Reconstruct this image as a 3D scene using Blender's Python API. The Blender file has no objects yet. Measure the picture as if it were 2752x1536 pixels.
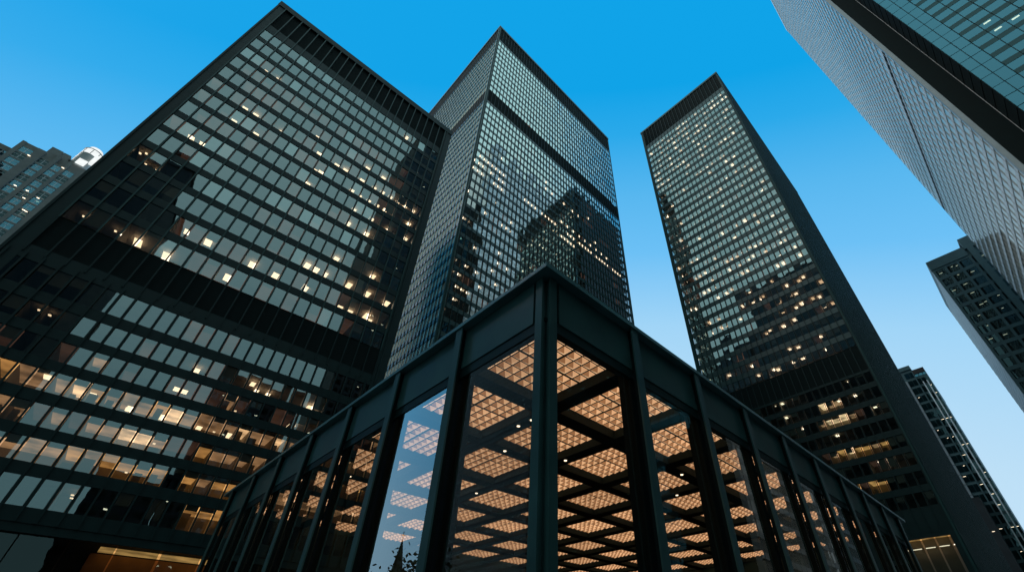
import bpy, bmesh, math, random
from mathutils import Vector, Matrix
R = random.Random(11)
C = bpy.context.scene.collection
scene = bpy.context.scene
EYE = 1.6                                   # camera height; heights marked "rel" below are measured from the eye

# ------------------------------------------------------------------ materials
def new_mat(name):
    m = bpy.data.materials.new(name); m.use_nodes = True
    nt = m.node_tree; nt.nodes.clear()
    out = nt.nodes.new('ShaderNodeOutputMaterial')
    return m, nt, out
def nd(nt, t, **kw):
    n = nt.nodes.new(t)
    for k, v in kw.items():
        if k.startswith('i_'): n.inputs[k[2:].replace('_', ' ')].default_value = v
        else: setattr(n, k, v)
    return n
def surf(name, col, rough=.5, var=.15, scale=1.2, metal=0., bump=0., bscale=8., spec=.5):
    m, nt, out = new_mat(name)
    b = nd(nt, 'ShaderNodeBsdfPrincipled'); b.inputs['Roughness'].default_value = rough
    b.inputs['Metallic'].default_value = metal; b.inputs['Specular IOR Level'].default_value = spec
    tc = nd(nt, 'ShaderNodeTexCoord')
    nz = nd(nt, 'ShaderNodeTexNoise'); nz.inputs['Scale'].default_value = scale; nz.inputs['Detail'].default_value = 6
    nt.links.new(tc.outputs['Object'], nz.inputs['Vector'])
    mr = nd(nt, 'ShaderNodeMapRange'); mr.inputs['From Min'].default_value = .3; mr.inputs['From Max'].default_value = .7
    mr.inputs['To Min'].default_value = 1 - var; mr.inputs['To Max'].default_value = 1 + var
    nt.links.new(nz.outputs['Fac'], mr.inputs['Value'])
    mx = nd(nt, 'ShaderNodeVectorMath', operation='SCALE'); mx.inputs[0].default_value = col
    nt.links.new(mr.outputs['Result'], mx.inputs['Scale'])
    nt.links.new(mx.outputs['Vector'], b.inputs['Base Color'])
    mr2 = nd(nt, 'ShaderNodeMapRange'); mr2.inputs['To Min'].default_value = max(.02, rough - .12); mr2.inputs['To Max'].default_value = rough + .12
    nt.links.new(nz.outputs['Fac'], mr2.inputs['Value']); nt.links.new(mr2.outputs['Result'], b.inputs['Roughness'])
    if bump:
        n2 = nd(nt, 'ShaderNodeTexNoise'); n2.inputs['Scale'].default_value = bscale; n2.inputs['Detail'].default_value = 4
        nt.links.new(tc.outputs['Object'], n2.inputs['Vector'])
        bp = nd(nt, 'ShaderNodeBump'); bp.inputs['Strength'].default_value = bump; bp.inputs['Distance'].default_value = .05
        nt.links.new(n2.outputs['Fac'], bp.inputs['Height']); nt.links.new(bp.outputs['Normal'], b.inputs['Normal'])
    nt.links.new(b.outputs['BSDF'], out.inputs['Surface'])
    return m
def glass(name, tint, base=.15, trans=(.5, .5, .48), rough=.0, wav=.006, wscale=.6, gain=1.6):
    # coated architectural glass: mirror-like reflection (stronger at grazing angles) over tinted see-through
    m, nt, out = new_mat(name)
    tr = nd(nt, 'ShaderNodeBsdfTransparent'); tr.inputs['Color'].default_value = (*trans, 1)
    gl = nd(nt, 'ShaderNodeBsdfGlossy'); gl.inputs['Color'].default_value = (*tint, 1); gl.inputs['Roughness'].default_value = rough
    ge = nd(nt, 'ShaderNodeNewGeometry')                            # Schlick reflectance, the same from either side of the pane
    dt = nd(nt, 'ShaderNodeVectorMath', operation='DOT_PRODUCT'); nt.links.new(ge.outputs['Incoming'], dt.inputs[0]); nt.links.new(ge.outputs['Normal'], dt.inputs[1])
    ab = nd(nt, 'ShaderNodeMath', operation='ABSOLUTE'); nt.links.new(dt.outputs['Value'], ab.inputs[0])
    om = nd(nt, 'ShaderNodeMath', operation='SUBTRACT'); om.inputs[0].default_value = 1; nt.links.new(ab.outputs[0], om.inputs[1])
    pw = nd(nt, 'ShaderNodeMath', operation='POWER'); pw.inputs[1].default_value = 5; nt.links.new(om.outputs[0], pw.inputs[0])
    fr = nd(nt, 'ShaderNodeMath', operation='MULTIPLY_ADD'); fr.inputs[1].default_value = .96; fr.inputs[2].default_value = .04; nt.links.new(pw.outputs[0], fr.inputs[0])
    ma = nd(nt, 'ShaderNodeMath', operation='MULTIPLY_ADD', use_clamp=True); ma.inputs[1].default_value = gain; ma.inputs[2].default_value = base
    nt.links.new(fr.outputs[0], ma.inputs[0])
    tc = nd(nt, 'ShaderNodeTexCoord')
    nz = nd(nt, 'ShaderNodeTexNoise'); nz.inputs['Scale'].default_value = wscale; nz.inputs['Detail'].default_value = 1.5
    nt.links.new(tc.outputs['Object'], nz.inputs['Vector'])
    bp = nd(nt, 'ShaderNodeBump'); bp.inputs['Strength'].default_value = 1; bp.inputs['Distance'].default_value = wav
    nt.links.new(nz.outputs['Fac'], bp.inputs['Height'])
    nt.links.new(bp.outputs['Normal'], gl.inputs['Normal'])
    mix = nd(nt, 'ShaderNodeMixShader')
    nt.links.new(ma.outputs[0], mix.inputs['Fac']); nt.links.new(tr.outputs[0], mix.inputs[1]); nt.links.new(gl.outputs[0], mix.inputs[2])
    nt.links.new(mix.outputs[0], out.inputs['Surface'])
    return m
def lamp(name, col, st, var=0., scale=1., each=0.):
    m, nt, out = new_mat(name)
    e = nd(nt, 'ShaderNodeEmission'); e.inputs['Color'].default_value = (*col, 1); e.inputs['Strength'].default_value = st
    if var:
        tc = nd(nt, 'ShaderNodeTexCoord'); nz = nd(nt, 'ShaderNodeTexNoise'); nz.inputs['Scale'].default_value = scale; nz.inputs['Detail'].default_value = 3
        nt.links.new(tc.outputs['Object'], nz.inputs['Vector'])
        mr = nd(nt, 'ShaderNodeMapRange'); mr.inputs['From Min'].default_value = .3; mr.inputs['From Max'].default_value = .7
        mr.inputs['To Min'].default_value = st * (1 - var); mr.inputs['To Max'].default_value = st * (1 + var)
        nt.links.new(nz.outputs['Fac'], mr.inputs['Value']); nt.links.new(mr.outputs['Result'], e.inputs['Strength'])
        if each:                                                    # ageing tubes: every fitting has its own output
            oi = nd(nt, 'ShaderNodeObjectInfo'); m2 = nd(nt, 'ShaderNodeMapRange'); m2.inputs['To Min'].default_value = 1-each; m2.inputs['To Max'].default_value = 1+each
            nt.links.new(oi.outputs['Random'], m2.inputs['Value'])
            mu = nd(nt, 'ShaderNodeMath', operation='MULTIPLY'); nt.links.new(mr.outputs['Result'], mu.inputs[0]); nt.links.new(m2.outputs['Result'], mu.inputs[1]); nt.links.new(mu.outputs[0], e.inputs['Strength'])
    nt.links.new(e.outputs[0], out.inputs['Surface'])
    return m

STEEL = surf('black_painted_steel', (.0045, .021, .021), .5, .2, .7, bump=.05, bscale=3, spec=.22)
STEEL2 = surf('black_steel_satin', (.032, .086, .083), .45, .28, .9, bump=.05, bscale=5, spec=.35)
DARK = surf('louvre_shade_black', (.006, .012, .012), .85, .2, .5, spec=.15)
MULL = surf('mullion_black_steel', (.016, .058, .056), .42, .15, .3, spec=.25)
ROOMDARK = surf('office_finish', (.34, .29, .25), .8, .2, .7)
ROOMWALL = surf('office_partition_paint', (.30, .27, .22), .8, .2, .4)
BRONZE = glass('bronze_tinted_glass', (.50, .64, .65), .27, (.55, .50, .42), wav=.0022)
BRONZEB = glass('replaced_bronze_glass', (.54, .70, .70), .36, (.5, .48, .42), wav=.003)
BRONZE2 = glass('silvered_bronze_glass', (.84, .96, .92), .62, (.4, .38, .34))
BRONZE3 = glass('grey_bronze_glass', (.62, .80, .79), .34, (.5, .47, .42))
CLEAR2 = glass('dulled_plate_glass', (.95, 1, .98), .02, (.92, .92, .88), wav=.002, wscale=.35, gain=1.)  # same plate glass as the left face, its reflection turned down
CLEAR = glass('clear_plate_glass', (.98, 1, .98), .15, (.88, .88, .84), wav=.002, wscale=.35, gain=1.9)
TEAL = glass('teal_curtain_glass', (.28, .72, .90), .21, (.25, .35, .35))
TEALD = glass('dark_teal_glass', (.30, .50, .52), .06, (.2, .28, .28))
PALEGL = glass('pale_silver_glass', (1., .88, .78), .08, (.86, .86, .84), wav=.008, gain=1.)
DARKGL = glass('dark_window_glass', (.45, .6, .6), .02, (.35, .4, .38))
PALE = surf('pale_spandrel_panel', (.76, .79, .79), .35, .08, .4)
SHEENBACK = surf('pale_sheen_backing', (.78, .81, .81), .8, .12, .3)
MINT = surf('mint_sheen_backing', (.90, .88, .74), .8, .08, .3)
SIDEGL = glass('lightly_tinted_side_glass', (1., .9, .7), .03, (.88, .90, .86), gain=1.)
CONC = surf('grey_concrete', (.20, .205, .19), .8, .15, .5, bump=.2)
CONC2 = surf('dark_grey_stone', (.062, .122, .128), .6, .15, .5)
STONE = surf('pale_stone_cladding', (.34, .37, .36), .5, .25, .25)
WOOD = surf('oak_panelling', (.28, .13, .05), .5, .25, .8)
PAVE = surf('granite_paving', (.06, .06, .06), .7, .2, 1.0)
BRICK = surf('dark_brown_brick', (.05, .035, .03), .8, .2, .6)
BLOCK = surf('soot_dark_masonry', (.03, .034, .034), .7, .3, .3)
BARK = surf('bark', (.05, .035, .025), .9, .3, 3)
LEAF = surf('foliage_green', (.035, .055, .025), .8, .4, 2)
COPPER = surf('dark_slate_roof', (.04, .05, .055), .6, .3, 2)
L_BRIGHT = lamp('luminaire_white', (1., .82, .58), 3.6)
L_WARM = lamp('luminaire_warm', (1., .70, .42), 2.0)
L_SMALL = lamp('luminaire_soft', (1., .82, .6), 2.6)
L_SPOT = lamp('downlight_glow', (1., .8, .55), 2.6)
R_DIM = lamp('room_ceiling_dim', (1., .52, .36), .075, .5, .35)  # room ceilings glow to stand in for indirect office light
R_MID = lamp('room_ceiling_mid', (1., .58, .30), .55, .6, .5)
R_HI = lamp('room_ceiling_bright', (1., .66, .37), 1.9, .6, .6)
R_GOLD = lamp('room_ceiling_gold', (1., .52, .17), .75, .6, .5)
SHADE = surf('roller_blind', (.30, .28, .24), .9, .1, .5)
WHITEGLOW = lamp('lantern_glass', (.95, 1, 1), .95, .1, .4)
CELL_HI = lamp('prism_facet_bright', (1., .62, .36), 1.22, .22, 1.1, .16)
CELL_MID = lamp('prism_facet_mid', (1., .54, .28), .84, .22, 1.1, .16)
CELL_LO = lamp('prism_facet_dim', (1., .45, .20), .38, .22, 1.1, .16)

# ------------------------------------------------------------------ mesh helpers
class MB:
    """collects faces (through an optional coordinate mapping) and links them as ONE mesh object"""
    def __init__(s, f=None): s.v = []; s.p = []; s.mi = []; s.f = f
    def quad(s, a, b, c, d, mi=0):
        n = len(s.v)
        s.v += [s.f(*p) if s.f else p for p in (a, b, c, d)]; s.p.append((n, n+1, n+2, n+3)); s.mi.append(mi)
    def tri(s, a, b, c, mi=0):
        n = len(s.v); s.v += [s.f(*p) if s.f else p for p in (a, b, c)]; s.p.append((n, n+1, n+2)); s.mi.append(mi)
    def box(s, x0, y0, z0, x1, y1, z1, mi=0):
        n = len(s.v)
        P = [(x0,y0,z0),(x1,y0,z0),(x1,y1,z0),(x0,y1,z0),(x0,y0,z1),(x1,y0,z1),(x1,y1,z1),(x0,y1,z1)]
        s.v += [s.f(*p) if s.f else p for p in P]
        for q in ((0,3,2,1),(4,5,6,7),(0,1,5,4),(1,2,6,5),(2,3,7,6),(3,0,4,7)): s.p.append(tuple(n+i for i in q)); s.mi.append(mi)
    def cyl(s, cx, cy, z0, z1, r0, r1, n=24, mi=0, cap=True):
        b = len(s.v)
        for z, r in ((z0, r0), (z1, r1)):
            for i in range(n):
                a = 2*math.pi*i/n; p = (cx+r*math.cos(a), cy+r*math.sin(a), z); s.v.append(s.f(*p) if s.f else p)
        for i in range(n):
            j = (i+1) % n; s.p.append((b+i, b+j, b+n+j, b+n+i)); s.mi.append(mi)
        if cap: s.p.append(tuple(b+i for i in reversed(range(n)))); s.mi.append(mi); s.p.append(tuple(b+n+i for i in range(n))); s.mi.append(mi)
    def mesh(s, name, mats):
        me = bpy.data.meshes.new(name); me.from_pydata(s.v, [], s.p)
        for m in (mats if isinstance(mats, (list, tuple)) else [mats]): me.materials.append(m)
        me.polygons.foreach_set('material_index', s.mi); me.update(); return me
    def build(s, name, mats, parent=None, label=None, kind=None):
        o = bpy.data.objects.new(name, s.mesh(name, mats)); C.objects.link(o); o.parent = parent
        if label: o['label'] = label
        if kind: o['kind'] = kind
        return o
def copy_at(src, off, parent):
    o = src.copy(); C.objects.link(o); o.parent = parent
    o.location = src.location + Vector(off); return o
def thing(name, label, cat, loc=(0,0,0), rz=0, group=None):
    o = bpy.data.objects.new(name, None); C.objects.link(o); o.location = loc; o.rotation_euler = (0,0,rz)
    o['label'] = label; o['category'] = cat
    if group: o['group'] = group
    return o

# ------------------------------------------------------------------ camera
YAW, PITCH = .7786, .6882
cd = bpy.data.cameras.new('camera'); cam = bpy.data.objects.new('camera', cd); C.objects.link(cam)
cam.location = (0, 0, EYE); cam.rotation_euler = (math.pi/2 + PITCH, 0, YAW - math.pi/2)
cd.sensor_width = 36; cd.sensor_fit = 'HORIZONTAL'; cd.lens = 1205.6*36/2752
cd.shift_x = (1376-1489.9)/2752; cd.shift_y = (836.5-768)/2752
cd.clip_start = .1; cd.clip_end = 6000
scene.camera = cam
cp, sp, cw, sw = math.cos(PITCH), math.sin(PITCH), math.cos(YAW), math.sin(YAW)
FWD = Vector((cp*cw, cp*sw, sp)); RGT = Vector((sw, -cw, 0)); UPV = RGT.cross(FWD)
def look(px, py):                           # viewing direction of a spot surveyed in the photograph (source pixels)
    return FWD + RGT*((px-1489.9)/1205.6) - UPV*((py-836.5)/1205.6)

# ------------------------------------------------------------------ generic facade
# facade frame: s runs to the right along the face, d inward, z up (tower-local); f maps it into the tower's own frame
ident = lambda s, d, z: (s, d, z)
def pane(mb, s0, s1, z0, z1, d=.10, mi=0, jit=.004):
    w = s1-s0; h = z1-z0; a = R.gauss(0, jit)*w; b = R.gauss(0, jit)*h
    mb.quad((s0, d-a-b, z0), (s1, d+a-b, z0), (s1, d+a+b, z1), (s0, d-a+b, z1), mi)
def windows(tower, f, cols, rows, mat, keep, skip=None, name='window', alt=None):
    """one pane per (row, column); the ones in keep are parts of their own, the rest is one part"""
    rest = MB(f)
    for i, (zt, h) in enumerate(rows):
        for k, (a, b) in enumerate(cols):
            if skip and skip(i, k): continue
            if (i, k) in keep:
                m = MB(f); pane(m, a, b, zt-h, zt); m.build(name, mat, tower)
            else: pane(rest, a, b, zt-h, zt, mi=(1 if alt and R.random() < .14 else 0))
    if rest.p: rest.build(name+'_field', [mat, alt] if alt else mat, tower, kind='stuff')
def repeat_part(mb, name, mat, tower, f, sl):
    """build at s=0 and copy along the face"""
    o0 = np0 = None
    base = Vector(f(0, 0, 0))
    for s in sl:
        off = Vector(f(s, 0, 0)) - base
        if o0 is None: o0 = mb.build(name, mat, tower); o0.location = off; np0 = off
        else: copy_at(o0, off - np0, tower)
def mullion(tower, f, sl, z0, z1, w, d, mat, name='mullion'):
    m = MB(f)
    m.box(-w/2, -d, z0, w/2, -d+.035, z1); m.box(-w*.22, -d+.035, z0, w*.22, .02, z1)   # flange and web of the I-section
    repeat_part(m, name, mat, tower, f, sl)
def bands(tower, f, s0, s1, spans, d0, d1, mat, name='spandrel'):
    for (zb, zt) in spans:
        m = MB(f); m.box(s0, d0, zb, s1, d1, zt); m.build(name, mat, tower)
def rooms(tower, f, cols, rows, level, depth=5., gap=.06, tm=.02):
    """one storey of offices per row behind the panes: ceiling, back wall and partitions; level(i,k) picks the ceiling's light"""
    floors = []
    mats = [ROOMDARK, R_DIM, R_MID, R_HI, R_GOLD, ROOMWALL, SHADE]
    for i, (zt, h) in enumerate(rows):
        m = MB(f); zc = zt+gap; zf = zt-h-.25
        for k, (a, b) in enumerate(cols):
            p = cols[k+1][0] if k+1 < len(cols) else b+.2
            lv = level(i, k)
            m.quad((a-.1, .3, zc), (p-.1, .3, zc), (p-.1, depth, zc), (a-.1, depth, zc), lv)
            if lv < 2 and random.Random(i*53+k*7).random() < .3:
                t = random.Random(i+k*9).uniform(.15, .9)*h; m.quad((a, .16, zt-t), (b, .16, zt-t), (b, .16, zt), (a, .16, zt), 6)
            if lv in (2, 3, 4):                                     # ceiling bulkhead and partition show up in lit rooms
                if R.random() < .5: m.box(a-.09, .35, zc-.28-.2*R.random(), p-.11, .6, zc-.01, 5)
                if R.random() < .4:
                    t = R.uniform(.15, .45)*h; m.quad((a, .2, zt-t), (b, .2, zt-t), (b, .2, zt), (a, .2, zt), 6)
                if R.random() < .35: m.box(a+.2*R.random(), 1.5, zf, a+.5+.4*R.random(), 2.1, zf+1.1+R.random(), 5)
            m.quad((a-.1, depth-.02*lv, zf), (p-.1, depth-.02*lv, zf), (p-.1, depth-.02*lv, zc), (a-.1, depth-.02*lv, zc), 5 if lv >= 2 else 0)
            if R.random() < .3 or lv != level(i, max(0, k-1)): m.quad((a-.1, .4, zf), (a-.1, depth, zf), (a-.1, depth, zc), (a-.1, .4, zc), 5 if lv else 0)
        m.quad((cols[0][0]-.1, .3, zf), (cols[-1][1]+.1, .3, zf), (cols[-1][1]+.1, depth, zf), (cols[0][0]-.1, depth, zf), 0)
        floors.append(m.build('office_floor', mats, tower))
    return floors
class Lights:
    """ceiling luminaires of one tower: up to `cap` are parts of their own, the rest one part"""
    def __init__(s, tower, f, cap=100, drop=.04): s.t = tower; s.drop = drop; s.f = f; s.cap = cap; s.n = 0; s.rest = {}
    def add(s, sc, dc, z, w, l, mat, on=None):
        if s.n < s.cap: m = MB(s.f)
        else: m = s.rest.setdefault(mat.name, (MB(s.f), mat))[0]
        m.box(sc-w/2, dc-l/2, z-s.drop-.06, sc+w/2, dc+l/2, z-s.drop)
        if s.n < s.cap: m.build('ceiling_light', mat, on or s.t); s.n += 1
    def done(s):
        for m, mat in s.rest.values(): m.build('ceiling_light_field', mat, s.t, kind='stuff')

# ------------------------------------------------------------------ ground
g = MB(); g.quad((-900,-900,0),(900,-900,0),(900,900,0),(-900,900,0)); o = g.build('ground', PAVE); o['kind'] = 'structure'
pz = MB(); pz.box(-30,-40,.004,120,130,.12); o = pz.build('plaza_pavement', surf('plaza_granite', (.07,.07,.07), .5, .15, .8)); o['kind'] = 'structure'

# ------------------------------------------------------------------ T1: big black tower at the left
T1Y = -.0367
t1 = thing('office_tower', 'broad black office tower with large grid of windows, warm lit rooms on its lower storeys', 'office tower', (-16.10, 56.70, 0), T1Y)
def z1(z): return z + EYE
L1 = 38.2; MOD = 1.53; S0 = 1.35
colsU = [(S0+k*MOD+.13, S0+(k+1)*MOD-.13) for k in range(23)]
rowsU = [(z1(88.05-3.73*i), 2.68) for i in range(14)]
MODL = 1.26; S0L = .51
colsL = [(S0L+k*MODL+.13, S0L+(k+1)*MODL-.13) for k in range(29)]
zl = [31.0, 27.3, 24.35, 21.5, 18.6, 15.8, 12.9]; hl = [2.6, 2.0, 1.9, 1.9, 1.9, 1.9, 2.2]
rowsL = [(z1(a), b) for a, b in zip(zl, hl)]
keep = {(i, k) for i in range(3, 7) for k in range(4, 29)}
windows(t1, ident, colsU, rowsU, BRONZE, set(), name='upper_window', alt=BRONZEB)
windows(t1, ident, colsL, rowsL, BRONZE, keep)
litU = {}
for (i, k) in [(2,1),(2,2),(3,1),(3,2),(3,3),(3,4),(3,5),(3,6),(3,7),(3,9),(4,2),(4,3),(4,4),(4,5),(4,9),(4,10),(5,8),(5,9),(5,12),(6,3),(6,4),(6,5),(6,9),(6,10),(7,1),(7,2),(7,5),(8,0),(8,1),(8,2),(9,2),(12,5),(12,6),(13,7),(13,8),(11,12)]: litU[(i,k)] = 1
def lvlU(i, k):
    if (i, k) in litU: return 1
    rr = random.Random(i*97+k*13)
    if (i > 8 and k < 7) or k > 19: return 0
    return 1 if (2 < i and rr.random() < .38) else 0
def lvlL(i, k):
    rr = random.Random(i*71+k*29+5); q = rr.random()
    if i == 3: return 3 if q < .34 else (2 if q < .85 else 4)
    if i == 4: return 2 if q < .45 else (3 if q < .6 else (4 if q < .75 else 1))
    if i == 5: return (2 if q < .55 else 3 if q < .7 else 1) if k < 10 else (4 if q < .5 else 0 if q < .7 else 2)
    if i == 6: return (0 if k < 18 else (4 if q < .7 else 1))
    if i == 2: return 2 if q < .15 else (1 if q < .6 else 0)
    return 1 if (q < .2 and 9 < k < 16) else 0
flU = rooms(t1, ident, colsU, rowsU, lvlU)
flL = rooms(t1, ident, colsL, rowsL, lvlL)
# spandrels between window rows
sp1 = []
tops = [z1(90.2)] + [a-h for a, h in rowsU]
for i, (a, h) in enumerate(rowsU): sp1.append((a, tops[i]))
bands(t1, ident, .9, L1-1.3, sp1, .02, .30, STEEL)
spl = []
tl = [z1(32.6)] + [a-h for a, h in rowsL]
for i, (a, h) in enumerate(rowsL): spl.append((a, tl[i]))
spl.append((z1(9.6), rowsL[-1][0]-rowsL[-1][1]))
bands(t1, ident, .45, L1-1.1, spl, .02, .30, STEEL)
mullion(t1, ident, [S0+k*MOD for k in range(24)], z1(36.6), z1(97.9), .16, .14, MULL)
mullion(t1, ident, [S0L+k*MODL for k in range(30)], z1(9.6), z1(31.7), .16, .16, STEEL, 'lower_mullion')
m = MB(); m.box(.9, .25, z1(90.2), L1-1.3, .55, z1(97.6))
m.build('louvre_band', DARK, t1)
m = MB(); m.box(.6, .20, z1(31.7), L1-1.1, .5, z1(36.9)); m.build('mechanical_band', DARK, t1)
mullion(t1, ident, [S0+k*MOD for k in range(24)], z1(31.7), z1(36.6), .14, .10, STEEL, 'mechanical_rib')
m = MB(); m.box(0, -.16, z1(97.6), L1, .6, z1(99.2)); m.box(-.16,.6,z1(97.6),L1+.16,36,z1(99.2)); m.build('parapet', STEEL, t1)
for a, b in ((0, S0-.02), (S0+23*MOD+.02, L1)):
    m = MB(); m.box(a, 0, 0, b, .9, z1(97.6)); m.box(a+.1 if a == 0 else a+.4, -.16, 0, (a+.28 if a == 0 else a+.58), 0, z1(97.6)); m.build('corner_column', STEEL, t1)
m = MB(); m.box(.02, 5.2, 0, L1-.02, 36, z1(97.5)); m.box(.02,.9,z1(9.6),.06,5.2,z1(97.5)); m.box(L1-.06,.9,z1(9.6),L1-.02,5.2,z1(97.5)); m.build('core_wall', BLOCK, t1)
# lobby with a lit hall behind tall panes
m = MB(); m.box(.9, .1, z1(8.95), L1-1.3, .5, z1(9.6)); m.build('lobby_fascia', STEEL, t1)
lob = [(a, a+3.0) for a in (7.7, 10.8, 13.9, 17.0, 20.1, 23.3, 26.4, 29.5)]
for a, b in lob:
    m = MB(); pane(m, a, b, .3, z1(8.95), d=.6); m.build('lobby_window', DARKGL, t1)
m = MB(); m.box(18.6, 4.6, .2, 30, 4.9, z1(8.8), 0); m.quad((19,1.6,z1(8.9)),(29,1.6,z1(8.9)),(29,4.6,z1(8.9)),(19,4.6,z1(8.9)),1); m.build('lobby_hall', [WOOD, R_GOLD], t1)
# ceiling luminaires, surveyed in the photograph
def Q1(x, y): return (x*.53416, y*.53416)
def Q3(x, y): return (x*.53416, 768+y*.53416)
def survey_t1(px, py):
    d = look(px, py); n = Vector((-math.sin(T1Y), math.cos(T1Y), 0)); e = Vector((math.cos(T1Y), math.sin(T1Y), 0)); O = Vector((-16.10, 56.70, -EYE))
    t = O.dot(n)/d.dot(n); q = d*t - O
    return q.dot(e), q.z
lt = Lights(t1, ident, 100, .38)
def t1_light(px, py, big, mat):
    s, z = survey_t1(px, py)
    rows = rowsU if z > 35 else rowsL; cols = colsU if z > 35 else colsL
    best = min(rows, key=lambda r: abs(r[0]-r[1]*.5 - z)); zt, h = best
    k = min(range(len(cols)), key=lambda k: abs((cols[k][0]+cols[k][1])/2 - s)); a, b = cols[k]
    zz = min(max(z, zt-h+.25), zt-.2)
    el = math.atan2(z-EYE, 57)
    dep = min(max((zt-zz)/max(.25, math.tan(el)), .5), 3.2)
    sc = min(max(s + dep*.0, a+.25), b-.25)
    w, l = {2: (.75, 1.5), 1: (.5, 1.), 0: (.22, .28)}[big]
    lt.add(sc, dep+.3, zt+.05, w, l, mat, (flU if z > 35 else flL)[rows.index(best)])
for x, y in [(1205,540),(1260,572),(1158,605),(1265,668),(945,675),(1005,710),(1615,775),(1707,835),(1750,860),(1628,870),(1862,852),(1945,903),(1840,915),(1882,942),(1928,965),(1535,930),(1770,953),(1967,990),(2005,1018),(1858,1008),(1903,1033),(2047,1040),(2090,1065),(1787,1053),(1947,1057),(1880,1103),(2070,1130),(1762,1122),(1858,1177),(2055,1205),(1050,1198),(1280,1320),(1397,1375),(1153,1380),(1708,1300),(1895,1390),(1775,1430),(1540,1430),(680,1192),(828,1262),(1560,1328),(1605,1350),(1650,1375)]:
    t1_light(*Q1(x, y), 2, L_BRIGHT)
for x, y in [(1600,683),(1405,665),(1592,850),(1818,980),(1385,392),(1325,352),(2055,690),(1960,1155),(940,1145)]: t1_light(*Q1(x, y), 1, L_BRIGHT)
for x, y in [(668,730),(730,803),(745,748),(405,1057),(568,1133),(593,1150),(1128,803),(1365,1140),(1405,1055),(765,825)]: t1_light(*Q1(x, y), 0, L_BRIGHT)
for x, y in [(1870,38),(1737,115),(1790,137),(1858,140),(1888,183),(1970,85),(1572,632),(830,640),(1165,745),(1480,712)]: t1_light(*Q3(x, y), 2, L_BRIGHT)
for x, y in [(1000,405),(905,500),(935,510),(1290,478),(1310,525),(1370,548),(250,430),(660,590),(1020,700),(640,610),(460,520)]: t1_light(*Q3(x, y), 1, L_BRIGHT)
for x, y in [(205,97),(245,118),(68,215),(1200,635),(385,1030),(350,1077),(635,960),(790,770),(1100,735)]: t1_light(*Q3(x, y), 0, L_SPOT)
lt.done()

# ------------------------------------------------------------------ T2: tall middle tower
t2 = thing('office_tower', 'tall slender black tower in the middle, pale mirrored panes and one dark band across', 'office tower', (34.90, 67.57, 0))
W2 = 73.6; D2 = 60.4; M2 = 1.515; H2 = 220.6
f2l = lambda s, d, z: (d, D2 - s, z)
rowsT = [(z1(206.0-4.08*i), 2.9) for i in range(11)]
rowsB = [(z1(152.6-3.8*i), 2.65) for i in range(38)]
colsR = [(.75+k*M2-.02+.12, .75+(k+1)*M2-.14) for k in range(48)]
cols2l = [(D2-.45-(k+1)*M2+.12, D2-.45-k*M2-.12) for k in range(39)]
keep2 = {(i, k) for i in range(22, 30) for k in range(0, 12)}
windows(t2, ident, colsR, rowsT, BRONZE2, set(), name='upper_window')
windows(t2, ident, colsR, rowsB, BRONZE2, keep2)
windows(t2, f2l, cols2l, rowsT + rowsB, SIDEGL, set(), name='side_window')
m = MB(f2l); m.quad((.4,.22,10),(D2-.4,.22,10),(D2-.4,.22,z1(207)),(.4,.22,z1(207))); m.build('sheen_backing', MINT, t2)  # sheet added behind the side panes, mirrored sky put into its colour
fl2 = rooms(t2, ident, colsR[::2], rowsT + rowsB[:30], lambda i, k: 1 if random.Random(i*31+k).random() < .08 else 0, depth=3.5)
def spans(rows, top):
    out = []; t = top
    for a, h in rows: out.append((a, t)); t = a-h
    return out
SP2 = surf('tower_spandrel_grey', (.035, .08, .08), .28, .1, .3)
bands(t2, ident, .5, W2-.4, spans(rowsT, z1(207.5)) + spans(rowsB, z1(154.0)), .03, .28, SP2)
bands(t2, f2l, .3, D2-.4, spans(rowsT, z1(207.5)) + spans(rowsB, z1(154.0)), .03, .28, SP2, 'side_spandrel')
mullion(t2, ident, [.75+k*M2 for k in range(49)], 0, z1(219.2), .16, .13, STEEL)
mullion(t2, f2l, [D2-.45-k*M2 for k in range(40)], 0, z1(219.2), .17, .11, STEEL, 'side_mullion')
for (a, b, nm) in ((207.5, 219.2, 'louvre_band'), (153.9, 161.7, 'mechanical_band')):
    m = MB(); m.box(.3, .12, z1(a), W2-.3, .5, z1(b)); m.build(nm, DARK, t2)
    m = MB(f2l); m.box(.3, .12, z1(a), D2-.3, .5, z1(b)); m.build(nm, DARK, t2)
m = MB(); m.box(-.25, -.25, z1(219.2), W2+.2, D2, z1(H2)); m.build('parapet', STEEL2, t2)
m = MB(); m.box(0, 0, 0, .55, .55, z1(219.2)); m.box(.12, -.26, 0, .42, 0, z1(219.2)); m.box(-.26, .12, 0, 0, .42, z1(219.2)); m.build('corner_column', STEEL2, t2)
m = MB(); m.box(W2-.5, 0, 0, W2, .6, z1(219.2)); m.build('corner_column', STEEL2, t2)
m = MB(); m.box(.7, 4, 0, W2-.05, D2, z1(217.9)); m.build('core_wall', BLOCK, t2)
def survey_axis(px, py, ax, val):
    d = look(px, py); return d*(val/d[ax])
lt = Lights(t2, ident, 100)
def t2_light(px, py, w, mat):
    q = survey_axis(px, py, 1, 67.57); s = q.x-34.9; z = q.z+EYE
    rows = rowsT if z > z1(156) else rowsB
    zt, h = min(rows, key=lambda r: abs(r[0]-r[1]*.6 - z))
    k = min(range(48), key=lambda k: abs((colsR[k][0]+colsR[k][1])/2 - s)); a, b = colsR[k]
    ri = (rowsT + rowsB[:30]).index((zt, h)) if (zt, h) in (rowsT + rowsB[:30]) else -1
    lt.add((a+b)/2, .9, zt+.02, w, .6, mat, fl2[ri])
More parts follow.
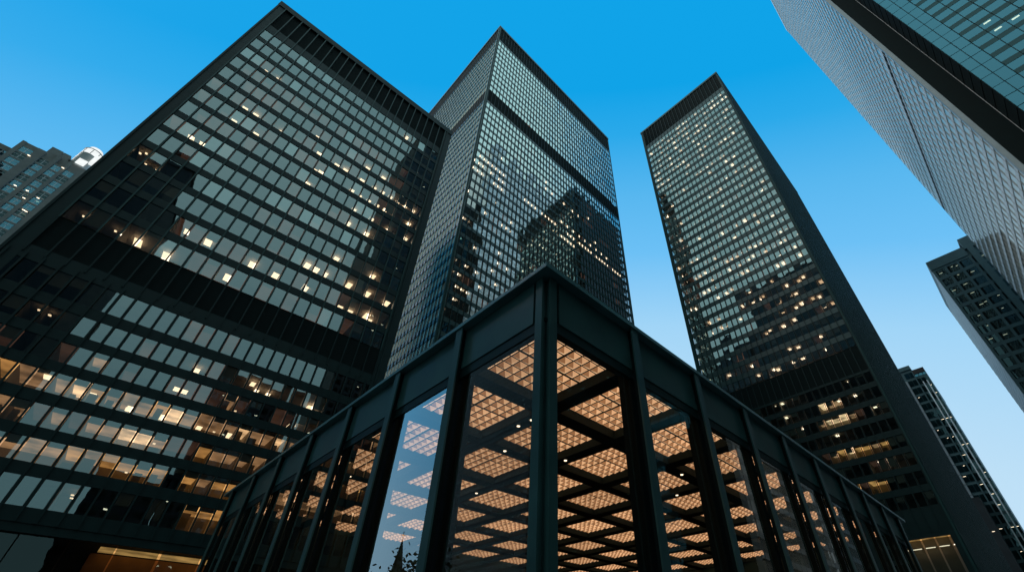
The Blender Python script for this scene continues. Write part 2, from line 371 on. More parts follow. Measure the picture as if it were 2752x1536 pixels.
for x, y in [(70,535),(97,557),(127,580),(155,603),(183,625),(237,607),(292,648),(345,690),(397,733),(447,773),(495,812),(535,790),(543,850),(590,890),(630,922),(293,712),(320,730),(347,752),(400,795),(425,813),(450,833),(475,852),(500,873),(548,913),(570,930),(593,950),(618,967),(640,983),(685,1023),(708,1042),(728,1060),(750,1076),(768,1090),(240,735),(268,753),(297,772),(322,793),(350,815),(258,450),(330,495),(383,553),(478,577),(100,315),(155,360),(105,262)]:
    t2_light(1440+x*.306, 420+y*.306, 1.15, L_BRIGHT)
for x, y in [(765,610),(815,645),(865,685),(925,730),(985,780),(1035,820),(1085,855),(690,665),(740,705),(800,745),(900,815),(950,855),(1010,905),(1070,955),(670,750),(725,795),(785,845),(650,845),(710,890),(765,935),(940,1060),(1010,1110),(1080,1165),(605,1190),(1055,625)]:
    t2_light(1150+x*.1913, 300+y*.1913, 1.15, L_BRIGHT)
for x, y in [(720,180),(470,258),(925,325),(975,360),(1030,300),(610,593),(905,652),(460,765),(380,857),(885,775),(640,870),(820,860),(990,843),(350,1005),(625,1003),(478,1078),(400,1165),(860,1000),(320,1300),(355,1318),(1195,30),(1235,65),(1280,100),(1320,135)]:
    t2_light(1150+x*.2225, 540+y*.2225, .95, L_BRIGHT)
for x, y in [(860,43),(280,738),(205,790),(375,710),(500,280),(1035,405),(180,1300),(132,1340)]:
    t2_light(1150+x*.2225, 540+y*.2225, .3, L_SPOT)
lt.done()

# ------------------------------------------------------------------ T3: right black tower
t3 = thing('office_tower', 'black tower right of centre with small square windows dotted by ceiling lights', 'office tower', (103.23, 46.6, 0), -math.pi/2)
W3 = 37.7; M3 = 1.505; D3 = 82.
rows3 = [(z1(176.4+1.12-3.78*i), 2.25) for i in range(21)] + [(z1(100.8+1.12-3.6*i), 2.2) for i in range(1, 13)]
rows3b = [(z1(48.75+1.1-3.45*i), 2.3) for i in range(8)]
S3 = 1.12
cols3 = [(S3+k*M3+.18, S3+(k+1)*M3-.18) for k in range(24)]
keep3 = {(i, k) for i in range(0, 5) for k in range(4, 24)}
windows(t3, ident, cols3, rows3, BRONZE3, set(), name='upper_window', alt=BRONZEB)
windows(t3, ident, cols3, rows3b, DARKGL, keep3)
lit3b = {(1,16):3,(1,17):2,(1,18):2,(2,15):2,(2,16):3,(2,17):3,(2,18):3,(2,19):2,(2,20):1,(4,14):1,(4,15):2,(4,16):4,(4,17):3,(4,18):4,(4,19):4,(4,20):2,(4,21):4,(5,19):1,(5,20):1,(6,15):4,(6,16):4,(6,17):1,(6,18):4,(6,19):4}
fl3 = rooms(t3, ident, cols3, rows3, lambda i, k: 1 if random.Random(i*17+k*7).random() < (.5 if i in (21,22,23) else .10 if i < 25 else .04) else 0, depth=4)
rooms(t3, ident, cols3, rows3b, lambda i, k: lit3b.get((i, k), 0), depth=4)
bands(t3, ident, .9, W3-.4, spans(rows3, z1(180.0)), .02, .28, surf('spandrel_black_steel', (.02, .052, .052), .4, .12, .3))
bands(t3, ident, .9, W3-.4, spans(rows3b, z1(50.4)) + [(z1(19.5), rows3b[-1][0]-rows3b[-1][1])], .02, .28, STEEL)
mullion(t3, ident, [S3+k*M3 for k in range(25)], z1(19.5), z1(191.3), .17, .13, STEEL)
m = MB(); m.box(.4, .14, z1(180.0), W3-.3, .5, z1(191.3)); m.build('louvre_band', DARK, t3)
m = MB(); m.box(.4, .14, z1(50.4), W3-.3, .5, z1(56.3)); m.build('mechanical_band', DARK, t3)
m = MB(); m.box(-.2, -.2, z1(191.3), W3+.2, D3, z1(192.4)); m.build('parapet', STEEL2, t3)
m = MB(); m.box(0, 0, 0, .9, .9, z1(191.3)); m.box(.4, -.15, 0, .6, 0, z1(191.3)); m.build('corner_column', MULL, t3)
m = MB(); m.box(W3-.4, 0, 0, W3, .5, z1(191.3)); m.box(W3-.3, -.15, 0, W3-.1, 0, z1(191.3)); m.build('corner_column', MULL, t3)
m = MB(); m.box(.05, 4.2, 0, W3-.3, D3, z1(191.2)); m.build('core_wall', BLOCK, t3)
# narrow end face seen at a flat angle: ribs and floor lines over dark glass
f3r = lambda s, d, z: (W3 - d, s, z)
m = MB(f3r)
SIDE = surf('end_wall_grey_steel', (.016, .042, .042), .45, .25, .25, spec=.25)
for k in range(54): s = .5+k*1.51; m.box(s, -.16, 0, s+.14, .1, z1(191.3), 0)
for i in range(48): z = 5+3.78*i; m.box(.5, -.02, z, D3, .1, z+1.5, 0)
m.quad((.4,.06,0),(D3,.06,0),(D3,.06,z1(191.3)),(.4,.06,z1(191.3)),1)
m.build('end_wall', [SIDE, TEALD], t3)
lt = Lights(t3, ident, 100, .2)
rr = random.Random(5)
for i, (zt, h) in enumerate(rows3):
    for k, (a, b) in enumerate(cols3):
        q = rr.random(); c = (a+b)/2 + rr.uniform(-.25, .25); d = rr.uniform(.9, 1.9)
        row_on = (.55, .62, .3, .35, .22, .5, .6, .5, .2, .3, .15, .12, .1)[i] if i < 13 else (.12 if i < 21 else .42 if i < 24 else .30)
        if i >= 25 and k < 3: continue
        if i >= 30: row_on = .10
        if i == 25: row_on = .08
        if q < row_on: lt.add(c, d, zt+.02, rr.uniform(.5, .85), rr.uniform(.8, 1.4), L_BRIGHT if rr.random() < .6 else L_WARM, fl3[i])
        elif q < row_on+.38 and i < 24: lt.add(c, d, zt+.02, .2, .22, L_SMALL, fl3[i])
def Q4(x, y): return (1376+x*.53416, 768+y*.53416)
def t3_light(px, py, w, l, mat):
    q = survey_axis(px, py, 0, 103.23); s = 46.6-q.y; z = q.z+EYE
    zt, h = min(rows3+rows3b, key=lambda r: abs(r[0]-r[1]*.6 - z))
    lt.add(s, 1.0, zt+.02, w, l, mat)
for x, y in [(1560,275),(1590,340),(1405,348),(1420,407),(1320,447),(1245,480),(1358,605),(1390,707),(1465,753),(1645,785),(1650,600),(1735,575),(1833,628),(1855,900),(1910,905)]: t3_light(*Q4(x, y), .6, .9, L_BRIGHT)
for x, y in [(1415,580),(1430,600),(1330,635),(1605,725),(1700,512),(1585,645)]: t3_light(*Q4(x, y), .25, .3, L_SPOT)
lt.done()
# lit shop floor at the foot
for k in range(4):
    m = MB(); a = 28.4+k*2.0; pane(m, a, a+1.75, z1(13.2), z1(18.6), d=.1); m.build('lobby_window', DARKGL, t3)
m = MB(); m.quad((26,.9,z1(18.9)),(37,.9,z1(18.9)),(37,5,z1(18.9)),(26,5,z1(18.9)),1); m.box(26,2.6,z1(8),37,2.9,z1(19),0)
for k in range(5): m.box(28.2+k*2.0, 1.6, z1(17.4), 29.6+k*2.0, 1.8, z1(17.5), 2)
m.build('lobby_hall', [ROOMWALL, R_GOLD, L_SMALL], t3)
m = MB(); m.box(0, .02, 0, 28.2, .6, z1(19.5)); m.box(36.5, .02, 0, W3, .6, z1(19.5)); m.box(28.2,.02,0,36.5,.6,z1(13.0)); m.box(28.2,.02,z1(18.7),36.5,.6,z1(19.5)); m.build('base_wall', STEEL, t3)

# ------------------------------------------------------------------ banking pavilion
PX, PY = 5.03, 5.21; B = 3.05; NR, NL = 9, 7
pv = thing('banking_pavilion', 'low black steel pavilion with glass walls and glowing amber coffered ceiling', 'pavilion', (PX, PY, 0))
LX, LY = NR*B+1.1, NL*B+.9
ZE, ZF, ZC = z1(7.15), z1(5.87), z1(6.2)
fl = lambda s, d, z: (d, LY - s, z)          # left face, seen from outside: s to the right
m = MB(); m.box(-.19, -.19, ZE-.11, LX+.3, LY+.3, ZE); m.box(-.12, -.12, ZE, LX+.2, LY+.2, ZE+.05); m.build('roof', surf('roof_edge_steel', (.085, .19, .19), .35, .3, .6), pv)
# fascia panels bay by bay, both faces
for k in range(NR):
    a = .42 if k == 0 else k*B+.02
    m = MB(); m.box(a, .02, ZF, (k+1)*B-.02, .14, ZE-.11); m.build('fascia_panel', STEEL2, pv)
for k in range(NL):
    a = .42 if k == 0 else k*B+.02
    m = MB(); m.box(.02, a, ZF, .14, (k+1)*B-.02, ZE-.11); m.build('fascia_panel', STEEL2, pv)
# columns: I-sections standing proud of the fascia
def icol(flip):
    m = MB((lambda x, y, z: (y, x, z)) if flip else None)
    m.box(-.13, -.15, 0, .13, -.11, ZE-.11, 0); m.box(-.05, -.11, 0, .05, .02, ZE-.11, 1); m.box(-.13, .10, 0, .13, .14, ZF, 1); m.box(-.08, .14, 0, .08, .46, ZF-.02, 1)  # web and inner parts blacker than the flange: recess shade put into colour
    return m
src = None
for k in range(1, NR+1):
    if src is None: src = icol(False).build('column', [STEEL2, DARK], pv); src.location = (k*B, 0, 0)
    else: c = src.copy(); C.objects.link(c); c.parent = pv; c.location = (k*B, 0, 0)
src = None
for k in range(1, NL+1):
    if src is None: src = icol(True).build('column', [STEEL2, DARK], pv); src.location = (0, k*B, 0)
    else: c = src.copy(); C.objects.link(c); c.parent = pv; c.location = (0, k*B, 0)
m = MB(); m.box(.17, .17, 0, .42, .42, ZE-.11); m.box(.13, 0, 0, .33, .05, ZE-.11); m.box(0, .13, 0, .05, .33, ZE-.11); m.box(.19, .05, 0, .26, .17, ZE-.11); m.box(.05, .19, 0, .17, .26, ZE-.11)
m.build('corner_column', STEEL2, pv)
# glazing, set back behind the fascia
GD = .07
for k in range(NR):
    a = .36 if k == 0 else k*B+.10
    m = MB(); j = R.gauss(0, .004); m.quad((a, GD-j, .12), ((k+1)*B-.10, GD+j, .12), ((k+1)*B-.10, GD+j, ZF-.24), (a, GD-j, ZF-.24)); w = m.build('window', CLEAR2, pv)
for k in range(NL):
    a = .36 if k == 0 else k*B+.10
    m = MB(); j = R.gauss(0, .002); m.quad((GD-j, a, .12), (GD+j, (k+1)*B-.10, .12), (GD+j, (k+1)*B-.10, ZF-.24), (GD-j, a, ZF-.24)); w = m.build('window', CLEAR, pv)
m = MB(); m.box(.14, .14, ZF, LX, .46, ZF+.1); m.box(.14, .46, ZF, .46, LY, ZF+.1); m.box(.36,.045,ZF-.25,LX,.16,ZF-.004); m.box(.045,.36,ZF-.25,.16,LY,ZF-.004); m.build('glazing_head', STEEL, pv)
# crossed ceiling beams and luminous coffers between them
P0 = .68; PW = 2.58; PP = 3.10; ZP = ZC+.13
for k in range(NR+1):
    x0 = P0+k*PP-(PP-PW) if k else .46
    m = MB(); m.box(x0, .46, ZC-.06, P0+k*PP, LY-.1, ZC+.5); m.build('ceiling_beam', DARK, pv)
for k in range(NL+1):
    y0 = P0+k*PP-(PP-PW) if k else .46
    for i in range(NR):
        m = MB(); m.box(P0+i*PP, y0, ZC-.058, P0+i*PP+PW, P0+k*PP, ZC+.49); m.build('beam_segment', DARK, pv) if i < 10 else None
def coffer():
    m = MB(); n = 8; g = .05; c = (PW-.06-g)/n; dp = .11
    for i in range(n):
        for j in range(n):
            x0 = .03+i*c+(g if i >= 4 else 0)+.006; y0 = .03+j*c+(g if j >= 4 else 0)+.006; x1 = x0+c-.012; y1 = y0+c-.012
            z = .09; t = ((x0+x1)/2, (y0+y1)/2, z-dp)
            m.tri((x0,y0,z),(x1,y0,z),t,1); m.tri((x1,y0,z),(x1,y1,z),t,0); m.tri((x1,y1,z),(x0,y1,z),t,0); m.tri((x0,y1,z),(x0,y0,z),t,2)  # bright: shading put into the glow
    m.box(0,0,.1,PW,PW,.12,3)
    for i in range(1, n):                                           # thin dark ribs between the prisms
        p = .03+i*c+(g if i > 4 else g/2 if i == 4 else 0); w = .026 if i == 4 else .010
        m.box(p-w, 0, .066, p+w, PW, .089, 3)
        m.box(0, p-w, .068, PW, p+w, .088, 3)
    return m
src = None
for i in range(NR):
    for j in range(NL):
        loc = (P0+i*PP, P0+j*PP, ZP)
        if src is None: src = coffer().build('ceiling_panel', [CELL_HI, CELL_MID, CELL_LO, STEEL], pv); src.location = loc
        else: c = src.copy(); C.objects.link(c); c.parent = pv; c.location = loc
src = None
rr = random.Random(3)
for i, j, dx, dy in [(1,1,-.28,.4),(1,1,-.28,1.0),(1,2,.7,-.3),(2,1,-.3,1.9),(2,2,-.3,.5),(0,2,1.9,-.3),(2,3,-.3,.9),(3,1,.8,-.3),(0,4,.9,-.3),(0,4,1.2,-.3),(4,1,-.3,1.2)]:
    loc = (P0+i*PP+dx, P0+j*PP+dy, ZC-.08)
    if src is None:
        m = MB(); m.cyl(0, 0, 0, .03, .05, .06, 16); src = m.build('downlight', L_SPOT, pv); src.location = loc
    else: c = src.copy(); C.objects.link(c); c.parent = pv; c.location = loc
# rear walls, floor and an oak-panelled counter block inside
m = MB(); m.box(LX-.4, .4, 0, LX-.1, LY, ZE-.16); m.box(.4, LY-.4, 0, LX-.4, LY-.1, ZE-.16); m.build('rear_wall', STEEL, pv)
m = MB(); m.box(.4, .4, .12, LX-.4, LY-.4, .2); m.build('floor', PAVE, pv)
for a in ((12.2, 14.2, 15.2, 17.2), (18, 9, 20, 12)):
    m = MB(); m.box(a[0], a[1], .2, a[2], a[3], 4.2); m.build('counter_block', WOOD, pv)

# ------------------------------------------------------------------ T4: two-winged glass skyscraper, top right
t4 = thing('glass_skyscraper', 'huge pale glass skyscraper running out of the frame, dark recess between its wings', 'skyscraper', (99.4, -30, 0))
fA = lambda s, d, z: (79.6 - s, -d, z)       # pale wing, faces the plaza side: seen from outside s runs towards the recess
HA = 318; FL = 4.0; NA = 79
for i in range(NA):
    z = z1(HA) - 3 - FL*(i+1)
    if 136 < z < 140:
        m = MB(fA); m.box(.2, .05, z+.9, 79.4, .5, z+3.1); m.build('mechanical_band', DARK, t4)
        m = MB(fA); m.box(.2, 0, z, 79.4, .3, z+.9); m.box(.2, 0, z+3.1, 79.4, .3, z+FL); m.build('spandrel', PALE, t4); continue
    m = MB(fA)
    for k in range(26): pane(m, .4+k*3.03, 3.3+k*3.03, z+1.3, z+FL, d=.08, jit=.0025)
    m.quad((.4,.24,z+1.25),(79.2,.24,z+1.25),(79.2,.24,z+FL),(.4,.24,z+FL),1)  # pale sheet added behind the panes in place of their bright reflection
    m.build('window_band', [PALEGL, SHEENBACK], t4)
    m = MB(fA); m.box(.3, 0, z, 79.3, .3, z+1.3); m.build('spandrel', PALE, t4)
FIN = surf('fin_grey', (.30, .34, .35), .4, .1, .3)
m = MB(fA); m.box(-.05, -.05, 10, .05, .05, z1(HA)-3); repeat_part(m, 'fin', FIN, t4, fA, [.35+k*3.03 for k in range(27)])
m = MB(fA); m.box(0, -.12, z1(HA)-3, 79.6, 3, z1(HA)); m.build('parapet', PALE, t4)
m = MB(fA); m.box(78.9, -.5, 0, 79.7, .4, z1(HA)); m.build('edge_trim', FIN, t4)
m = MB(fA); m.box(0, .6, 0, 79.5, 40, z1(HA)-1); m.box(.02,.31,0,.3,.6,z1(HA)-3); m.build('core_wall', PALE, t4)
m = MB(fA); m.box(79.52, .5, 0, 79.6, 4.3, z1(246)); m.build('recess_wall', DARK, t4)
fB = lambda s, d, z: (-6.4 + d, -4.4 - s, z) # teal wing at the right
HB = 246
nB = 60
keepB = 0
for i in range(nB):
    z = z1(HB) - 4 - 3.9*(i+1)
    m = MB(fB)
    for k in range(20): pane(m, 4.2+k*3.0, 7.1+k*3.0, z+1.45, z+3.9, d=.06, jit=.003)
    m.build('window_band', TEAL, t4)
    m = MB(fB); m.box(4.2, .02, z, 64.2, .3, z+1.45); m.build('spandrel', TEALD, t4)
m = MB(fB)
for i in range(nB):
    z = z1(HB) - 4 - 3.9*(i+1)
    for k in range(2): pane(m, .10+k*2.05, 2.0+k*2.05, z+.08, z+3.82, d=.0, jit=.003)
m.build('corner_glazing', TEAL, t4)
m = MB(fB); m.box(-.035, -.08, 0, .035, .03, z1(HB)); repeat_part(m, 'wing_mullion', STEEL, t4, fB, [.0, 2.07, 4.15] + [7.15+k*3.0 for k in range(20)])
m = MB(fB); m.box(4.2,.35,0,64,1,z1(HB)-4); m.box(.1,.6,0,64.2,40,z1(HB)); m.build('wing_core_wall', DARK, t4)
m = MB(fB); m.box(-.02, .05, 0, .1, 6.3, z1(HB))
for i in range(60): z = z1(HB) - 4 - 3.9*(i+1); m.box(-.10, .2, z, -.02, 6.2, z+.12)
m.build('recess_wall', DARK, t4)
for z, d in ((61, 2.2), (58.6, 3.0)):
    m = MB(fB); m.box(-.16, d, z1(z), -.03, d+.7, z1(z)+.3); m.build('recess_light', L_BRIGHT, t4)
for k, i in ((1, 34), (2, 34), (1, 33), (3, 35)):
    z = z1(HB)-4-3.9*(i+1)+3.3; m = MB(fB); m.box(5+k*3.0, .2, z, 6.2+k*3.0, .32, z+.35); m.build('ceiling_light', L_BRIGHT, t4)

# ------------------------------------------------------------------ T5: grey tower with stepped roof at the right edge
t5 = thing('office_tower', 'dark grey office tower with stepped flat roof at the right edge beneath the glass skyscraper', 'office tower', (201.5, -17.7, 0), -math.pi/2); t5.scale = (1.3, 1.3, 1.3)
W5 = 50
bay = 3.15; floors5 = 26
m = MB(); m.box(0, .25, 0, 9.7, 30, z1(99.2)); m.box(9.7, .25, 0, W5, 30, z1(104.8)); m.build('wall', CONC2, t5)
m = MB(); m.box(-.1, -.3, z1(99), 9.6, 29, z1(102.4)); m.build('parapet', CONC2, t5)
m = MB(); m.box(9.7, -.5, z1(101.2), W5, 29, z1(105.4)); m.build('upper_parapet', CONC2, t5)
rows5 = [(z1(98.2-3.6*i), 2.55) for i in range(floors5)]
cols5 = []
for k in range(14):
    a = .9+k*bay+(1.1 if k >= 3 else 0)
    cols5 += [(a, a+1.2), (a+1.28, a+2.5)]
windows(t5, ident, cols5, rows5, TEALD, {(i, k) for i in range(0, 12) for k in range(0, 8)})
m = MB(); 
for (zt, h) in rows5: m.quad((.5,.22,zt+.1),(W5,.22,zt+.1),(W5,.24,zt-h-.1),(.5,.24,zt-h-.1))
m.build('window_backing', DARK, t5)
bands(t5, ident, .1, W5, [(b, t) for b, t in spans(rows5, z1(99))], -.02, .24, CONC2)
m = MB(); m.box(0, -.12, 0, .6, .3, z1(98.9)); repeat_part(m, 'pier', CONC2, t5, ident, [.02] + [.05+k*bay+2.55+(1.1 if k >= 3 else 0)+.3 for k in range(13)])
m = MB(); m.box(10.2, -.7, 0, 11.7, .2, z1(101.2)); m.build('wide_pier', CONC2, t5)
lt = Lights(t5, ident, 90); rr = random.Random(8)
for i, (zt, h) in enumerate(rows5):
    for k, (a, b) in enumerate(cols5[:18]):
        if rr.random() < .26: lt.add((a+b)/2, .15, zt-.25-rr.random()*.9, .9 if rr.random() < .6 else .45, .06, L_BRIGHT)
lt.done()
f5l = lambda s, d, z: (-.0 + d, 30 - s, z)
m = MB(f5l); m.box(0, -.02, 0, 29.7, .2, z1(98.8))
for i in range(50): m.box(0, -.05, z1(98)-2*i, 29.7, -.02, z1(98)-2*i+1.1)
m.build('side_cladding', STONE, t5)

# ------------------------------------------------------------------ T6: slim tower behind the right black tower
t6 = thing('office_tower', 'slim dark tower with white vertical stripes rising behind the right black tower', 'office tower', (230, 16, 0), -math.pi/2)
m = MB(); m.box(0, .3, 0, 9.3, 40, z1(107.2)); m.box(9.3, .3, 0, 13.4, 40, z1(104.8)); m.build('wall', CONC2, t6)
for i in range(27):
    zt = z1(104.5-3.7*i)
    m = MB()
    for a, b in ((5.9, 7.5), (7.6, 8.9), (9.4, 10.6), (10.9, 12.1), (12.3, 13.3)): pane(m, a, b, zt-2.7, zt, d=.1)
    m.build('window_band', TEALD if i > 0 else TEAL, t6)
for i in range(26):
    zt = z1(101-3.7*i); m = MB(); m.box(4.5, .0, zt-3.5, 5.75, .29, zt); m.build('pale_panel', FIN, t6)
STR = surf('white_rib', (.80, .84, .84), .4, .1, .4)
for a in (10.66, 12.14):
    m = MB(); m.box(a, -.5, 0, a+.42, .3, z1(98.8)); m.build('white_rib', STR, t6)
m = MB(); m.box(8.95,-.2,0,9.35,.3,z1(104.8)); m.build('pier', CONC2, t6)
m = MB(); m.box(-1, -.25, z1(105.8), 9.3, 40, z1(107.6)); m.build('parapet', CONC2, t6)
m = MB(); m.box(9.3, -.25, z1(103), 13.5, 40, z1(105)); m.build('lower_parapet', BRICK, t6)
m = MB(); m.box(-6, -9, 0, 7.6, .2, z1(50)); 
m.build('podium', BLOCK, t6)
lt = Lights(t6, ident, 60); rr = random.Random(2)
for n in range(34): lt.add(rr.choice([6.6, 8.2, 10, 11.4, 12.7]), .06, z1(104-3.7*rr.randint(1, 24)), rr.choice([.5, .9]), .05, L_BRIGHT)
for n in range(5): lt.add(rr.uniform(0, 7), -9.06, z1(20+rr.uniform(0, 25)), .8, .05, L_BRIGHT)
lt.done()

# ------------------------------------------------------------------ T8: stepped apartment block with lantern turret at the left
t8 = thing('apartment_building', 'grey concrete apartment block with stepped roofline and white lantern turret, far left', 'apartment building', (-110, 225, 0))
def X8(x): return x+110
steps = [(-94, -83.5, 167.3, 1.5), (-83.5, -77.2, 172.2, 0), (-77.2, -73.6, 176.8, .8), (-73.6, -71.2, 177.3, 1.6), (-71.2, -50, 173.5, .8)]
m = MB()
for a, b, z, d in steps: m.box(X8(a), d+.3, 0, X8(b), 20, z1(z))
m.build('wall', CONC, t8)
bays8 = [(-92.2, -88.4, 1.5), (-87.4, -84.0, 1.5), (-82.7, -79.2, 0), (-76.6, -73.7, .8), (-72.4, -69.7, .8), (-68.6, -65.8, .8)]
for bi, (a, b, d) in enumerate(bays8):
    ztop = {1.5: 164.5, 0: 169.4, .8: 168.5}[d]
    for i in range(13):
        zt = z1(ztop-3.75*i)
        m = MB()
        m.box(X8(a), d+.12, zt-2.8, X8(b), d+.3, zt, 0)
        w8 = m.build('window', TEAL if (bi+i) % 3 else TEALD, t8)
        f = MB(); f.box(X8(a), d+.02, zt-2.9, X8(b), d+.11, zt-2.78); f.box(X8((a+b)/2)-.06, d+.02, zt-2.78, X8((a+b)/2)+.06, d+.11, zt); f.box(X8(a), d+.02, zt-1.1, X8(b), d+.10, zt-1.0); f.build('window_frame', PALE, w8)
    for i in range(13):
        zt = z1(ztop-3.75*i); m = MB(); m.box(X8(a), d+.05, zt+.02, X8(b), d+.3, zt+.80); m.build('balcony_band', CONC, t8)
for a, b, d in ((-84.0, -82.7, -.3), (-79.2, -76.6, -.2), (-73.7, -72.4, .3), (-69.7, -68.6, .3), (-88.4, -87.4, 1.0)):
    ztop = 166 if a < -84.5 else 172 if a < -77 else 174
    m = MB(); m.box(X8(a), d, 0, X8(b), d+1.4, z1(ztop)); m.build('pier', CONC, t8)
m = MB(); m.cyl(X8(-68.0), 5.0, z1(172), z1(183.2), 3.2, 3.2, 32); m.build('turret_drum', STONE, t8)
m = MB(); m.cyl(X8(-67.9), 5.0, z1(183.2), z1(186.2), 3.3, 3.3, 32); m.cyl(X8(-67.9), 5.0, z1(186.5), z1(188.6), 3.0, 2.4, 32); m.build('lantern', WHITEGLOW, t8)
m = MB(); m.cyl(X8(-67.9), 5.0, z1(186.2), z1(186.5), 3.45, 3.45, 32); m.cyl(X8(-68.8), 5.0, z1(188.6), z1(190), 1.0, .6, 16)
for k in range(8): an = k*math.pi/4; m.box(X8(-67.9)+3.32*math.cos(an)-.1, 5+3.32*math.sin(an)-.1, z1(183.2), X8(-67.9)+3.32*math.cos(an)+.1, 5+3.32*math.sin(an)+.1, z1(186.2))
m.build('turret_cap', CONC2, t8)
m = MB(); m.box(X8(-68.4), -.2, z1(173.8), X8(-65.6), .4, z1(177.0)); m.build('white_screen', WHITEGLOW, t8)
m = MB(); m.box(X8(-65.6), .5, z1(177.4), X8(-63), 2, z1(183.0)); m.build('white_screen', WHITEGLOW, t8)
lt = Lights(t8, ident, 30)
for x, y in [(350,355),(185,717),(460,868),(315,1030),(290,868),(330,780),(285,1012),(760,505)]:
    q = survey_axis(x*.22247, 340+y*.22247, 1, 225); lt.add(q.x+110, -.4, q.z+EYE, .8, .3, L_BRIGHT)
lt.done()

# ------------------------------------------------------------------ buildings behind the viewer, known from their reflections in the glass
def block(name, label, x0, y0, x1, y1, h, wallm, pitch=3.7, mod=2.6, faces='NE'):
    t = thing(name, label, 'building', (x0, y0, 0))
    m = MB(); m.box(0, 0, 0, x1-x0, y1-y0, h); m.build('wall', wallm, t)
    m = MB(); m.box(-.4, -.4, h, x1-x0+.4, y1-y0+.4, h+1.2); m.build('parapet', wallm, t)
    nf = int((h-6)/pitch)
    m = MB()
    for i in range(nf):
        z = h-4-i*pitch
        if 'N' in faces:
            for k in range(int((x1-x0-1)/mod)): a = .6+k*mod; m.quad((a, y1-y0+.02, z-2.2), (a, y1-y0+.02, z), (a+mod-.7, y1-y0+.02, z), (a+mod-.7, y1-y0+.02, z-2.2))
        if 'E' in faces:
            for k in range(int((y1-y0-1)/mod)): a = .6+k*mod; m.quad((x1-x0+.02, a, z-2.2), (x1-x0+.02, a+mod-.7, z-2.2), (x1-x0+.02, a+mod-.7, z), (x1-x0+.02, a, z))
    if m.p: m.build('window_field', DARKGL, t, kind='stuff')
    lm = MB(); rr = random.Random(int(x0+h))
    for i in range(nf):
        for k in range(int((x1-x0-1)/mod)):
            if rr.random() < .05: a = .8+k*mod; z = h-4-i*pitch; lm.box(a, y1-y0+.03, z-.6, a+.9, y1-y0+.05, z-.3)
    if lm.p: lm.build('ceiling_light_field', L_BRIGHT, t, kind='stuff')
    return t
block('office_block', 'dark masonry office block mirrored in the lower left panes of the broad black tower', -78, -75, -33.5, -40, 139, BLOCK, mod=500)
block('office_block', 'tall dark office block mirrored along the right side of the broad black tower', 44, -125, 84, -85, 312, BLOCK)
block('office_block', 'low dark block mirrored in the bottom panes of the broad black tower', -8, -80, 6, -50, 44, BRICK)
block('office_block', 'mid height dark block mirrored low in the broad black tower, beside the tall one', 6.4, -80, 30, -50, 78, BRICK)
block('office_block', 'very tall dark slab mirrored in the lower half of the right black tower', -200, 18, -150, 101, 288, BLOCK, faces='E', mod=4)
block('office_block', 'broad dark block mirrored in the pavilion pane nearest the left side of its corner', -205, 104, -152, 252, 236, BLOCK, faces='E', mod=4)

# church spire and street tree, mirrored at the foot of the bright pavilion pane
ch = thing('church', 'small dark church with a slender pointed spire mirrored in the bright pavilion pane', 'church', (-23.3, 62.3, 0))
m = MB(); m.box(-2.2, -2.2, 0, 2.2, 2.2, 10.5); m.box(-8, 1.0, 0, 2.0, 9, 7); m.build('wall', BRICK, ch)
m = MB(); m.cyl(0, 0, 10.5, 13.0, 1.7, .75, 8); m.cyl(0, 0, 13.0, 16.6, .75, .06, 8); m.build('spire', COPPER, ch)
m = MB(); m.cyl(0, 0, 16.5, 17.6, .05, .05, 8); m.box(-.3, -.05, 17.1, .3, .05, 17.2); m.build('finial', COPPER, ch)
m = MB(); m.quad((-8.2, 1-.4, 6.8), (2.2, .6, 6.8), (2.2, 5, 9.6), (-8.2, 5, 9.6)); m.quad((2.2, 9.4, 6.8), (-8.2, 9.4, 6.8), (-8.2, 5, 9.6), (2.2, 5, 9.6)); m.build('roof', COPPER, ch)
def tree(x, y, h, label):
    t = thing('street_tree', label, 'tree', (x, y, 0), 0, None); rr = random.Random(int(x*10))
    m = MB(); m.cyl(0, 0, 0, h*.55, .22, .12, 10)
    for k in range(7):
        a = k*2.4; z = h*(.35+.05*k); L = h*.22
        for q in range(4): m.cyl(math.cos(a)*L*q/4, math.sin(a)*L*q/4, z+q*.35, z+q*.35+.6, .07, .05, 6)
    m.build('trunk', BARK, t)
    m = MB()
    for n in range(1500):
        u = rr.gauss(0, .42), rr.gauss(0, .42), rr.gauss(0, .36)
        c = Vector((u[0]*h*.38, u[1]*h*.38, h*.68+u[2]*h*.36)); e = Vector((rr.gauss(0,1), rr.gauss(0,1), rr.gauss(0,1))).normalized()*.30; f = e.cross(Vector((rr.gauss(0,1), rr.gauss(0,1), rr.gauss(0,1)))).normalized()*.16
        m.quad(tuple(c-e), tuple(c-f), tuple(c+e), tuple(c+f))
    m.build('crown', LEAF, t)
tree(-18.5, 48.5, 12.5, 'leafy street tree mirrored at the foot of the bright pavilion pane, left of spire')
tree(-24.5, 55.0, 9.5, 'smaller leafy street tree mirrored right of the church spire')

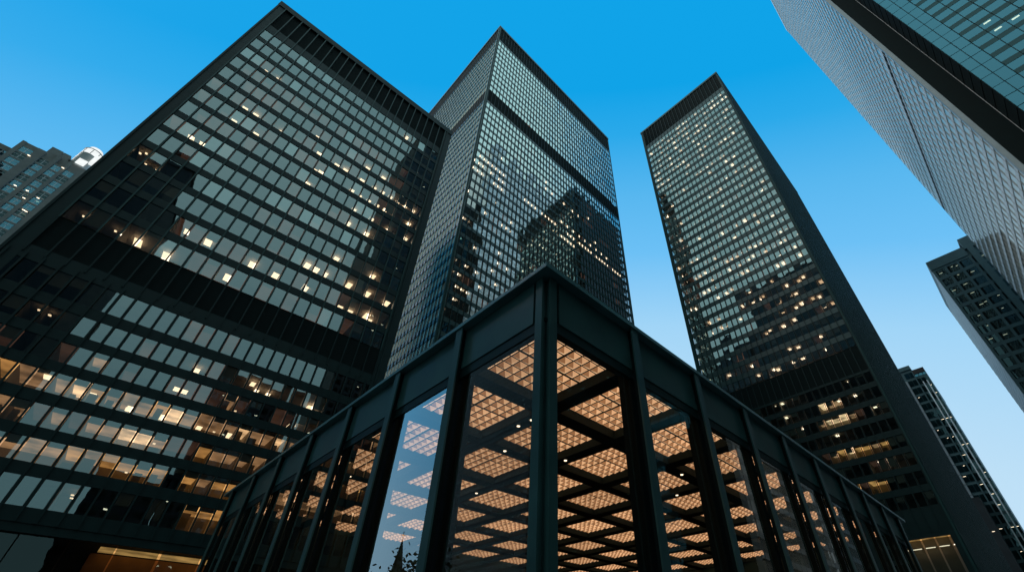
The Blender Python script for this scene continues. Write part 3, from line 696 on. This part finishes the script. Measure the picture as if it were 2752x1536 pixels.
# ------------------------------------------------------------------ sky and light
sd = bpy.data.lights.new('fill_sun', 'SUN'); so = bpy.data.objects.new('fill_sun', sd); C.objects.link(so)
sd.energy = 1.2; sd.angle = math.radians(25); sd.color = (1, .96, .90)
SAZ, SEL = math.radians(140), math.radians(35)                    # soft fill added to lift the pale and left-facing walls
so.rotation_euler = (math.pi/2 - SEL, 0, SAZ + math.pi/2)
w = bpy.data.worlds.new('World'); scene.world = w; w.use_nodes = True
nt = w.node_tree; nt.nodes.clear()
out = nt.nodes.new('ShaderNodeOutputWorld'); bg = nt.nodes.new('ShaderNodeBackground'); bg.inputs['Strength'].default_value = 1
tc = nt.nodes.new('ShaderNodeTexCoord')
def ramp(stops):
    r = nt.nodes.new('ShaderNodeValToRGB'); e = r.color_ramp.elements
    while len(e) < len(stops): e.new(.5)
    for el, (p, c) in zip(e, stops): el.position = p; el.color = (*c, 1)
    return r
def dotv(v):
    n = nt.nodes.new('ShaderNodeVectorMath'); n.operation = 'DOT_PRODUCT'; n.inputs[1].default_value = v
    nt.links.new(tc.outputs['Generated'], n.inputs[0]); return n
def maprange(src, a, b, smooth=False):
    n = nt.nodes.new('ShaderNodeMapRange'); n.inputs['From Min'].default_value = a; n.inputs['From Max'].default_value = b
    if smooth: n.interpolation_type = 'SMOOTHSTEP'
    nt.links.new(src, n.inputs['Value']); return n
# dusk gradient: deep cyan blue overhead, paler low ahead
d1 = dotv((-.452, -.446, .772)); t1_ = maprange(d1.outputs['Value'], -.4, .6)
fr = ramp([(.0, (.56, .76, .92)), (.154, (.50, .73, .913)), (.37, (.352, .658, .922)), (.526, (.150, .525, .910)), (.644, (.095, .47, .86)), (.76, (.022, .395, .82)), (.84, (.003, .362, .80))])
nt.links.new(t1_.outputs['Result'], fr.inputs['Fac'])
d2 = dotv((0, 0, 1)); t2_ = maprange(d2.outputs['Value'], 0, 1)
bk = ramp([(0, (.26, .40, .43)), (.30, (.30, .47, .51)), (.55, (.42, .61, .65)), (.75, (.58, .80, .83)), (1, (.38, .66, .74))])  # half of the sky behind the viewer, toned grey-teal so panes mirror grey
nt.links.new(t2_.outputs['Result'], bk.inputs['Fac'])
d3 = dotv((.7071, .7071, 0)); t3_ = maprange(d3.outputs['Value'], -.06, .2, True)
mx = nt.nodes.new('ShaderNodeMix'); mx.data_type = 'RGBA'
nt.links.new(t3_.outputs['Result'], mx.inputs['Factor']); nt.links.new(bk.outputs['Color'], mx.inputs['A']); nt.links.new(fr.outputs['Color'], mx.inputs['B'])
sky = nt.nodes.new('ShaderNodeTexSky'); sky.sky_type = 'NISHITA'; sky.sun_disc = False; sky.sun_elevation = SEL; sky.sun_rotation = math.pi/2 - SAZ
ms = nt.nodes.new('ShaderNodeVectorMath'); ms.operation = 'SCALE'; ms.inputs['Scale'].default_value = .003
nt.links.new(sky.outputs['Color'], ms.inputs[0])
ad = nt.nodes.new('ShaderNodeVectorMath'); ad.operation = 'ADD'
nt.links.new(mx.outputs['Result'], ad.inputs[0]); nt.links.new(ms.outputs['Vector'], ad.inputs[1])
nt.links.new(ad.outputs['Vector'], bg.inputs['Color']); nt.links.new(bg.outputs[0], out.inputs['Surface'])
vs = scene.view_settings; vs.view_transform = 'Standard'; vs.look = 'None'; vs.exposure = 0; vs.gamma = 1
cy = scene.cycles
cy.use_denoising = True; cy.max_bounces = 8; cy.transparent_max_bounces = 12; cy.sample_clamp_indirect = 4
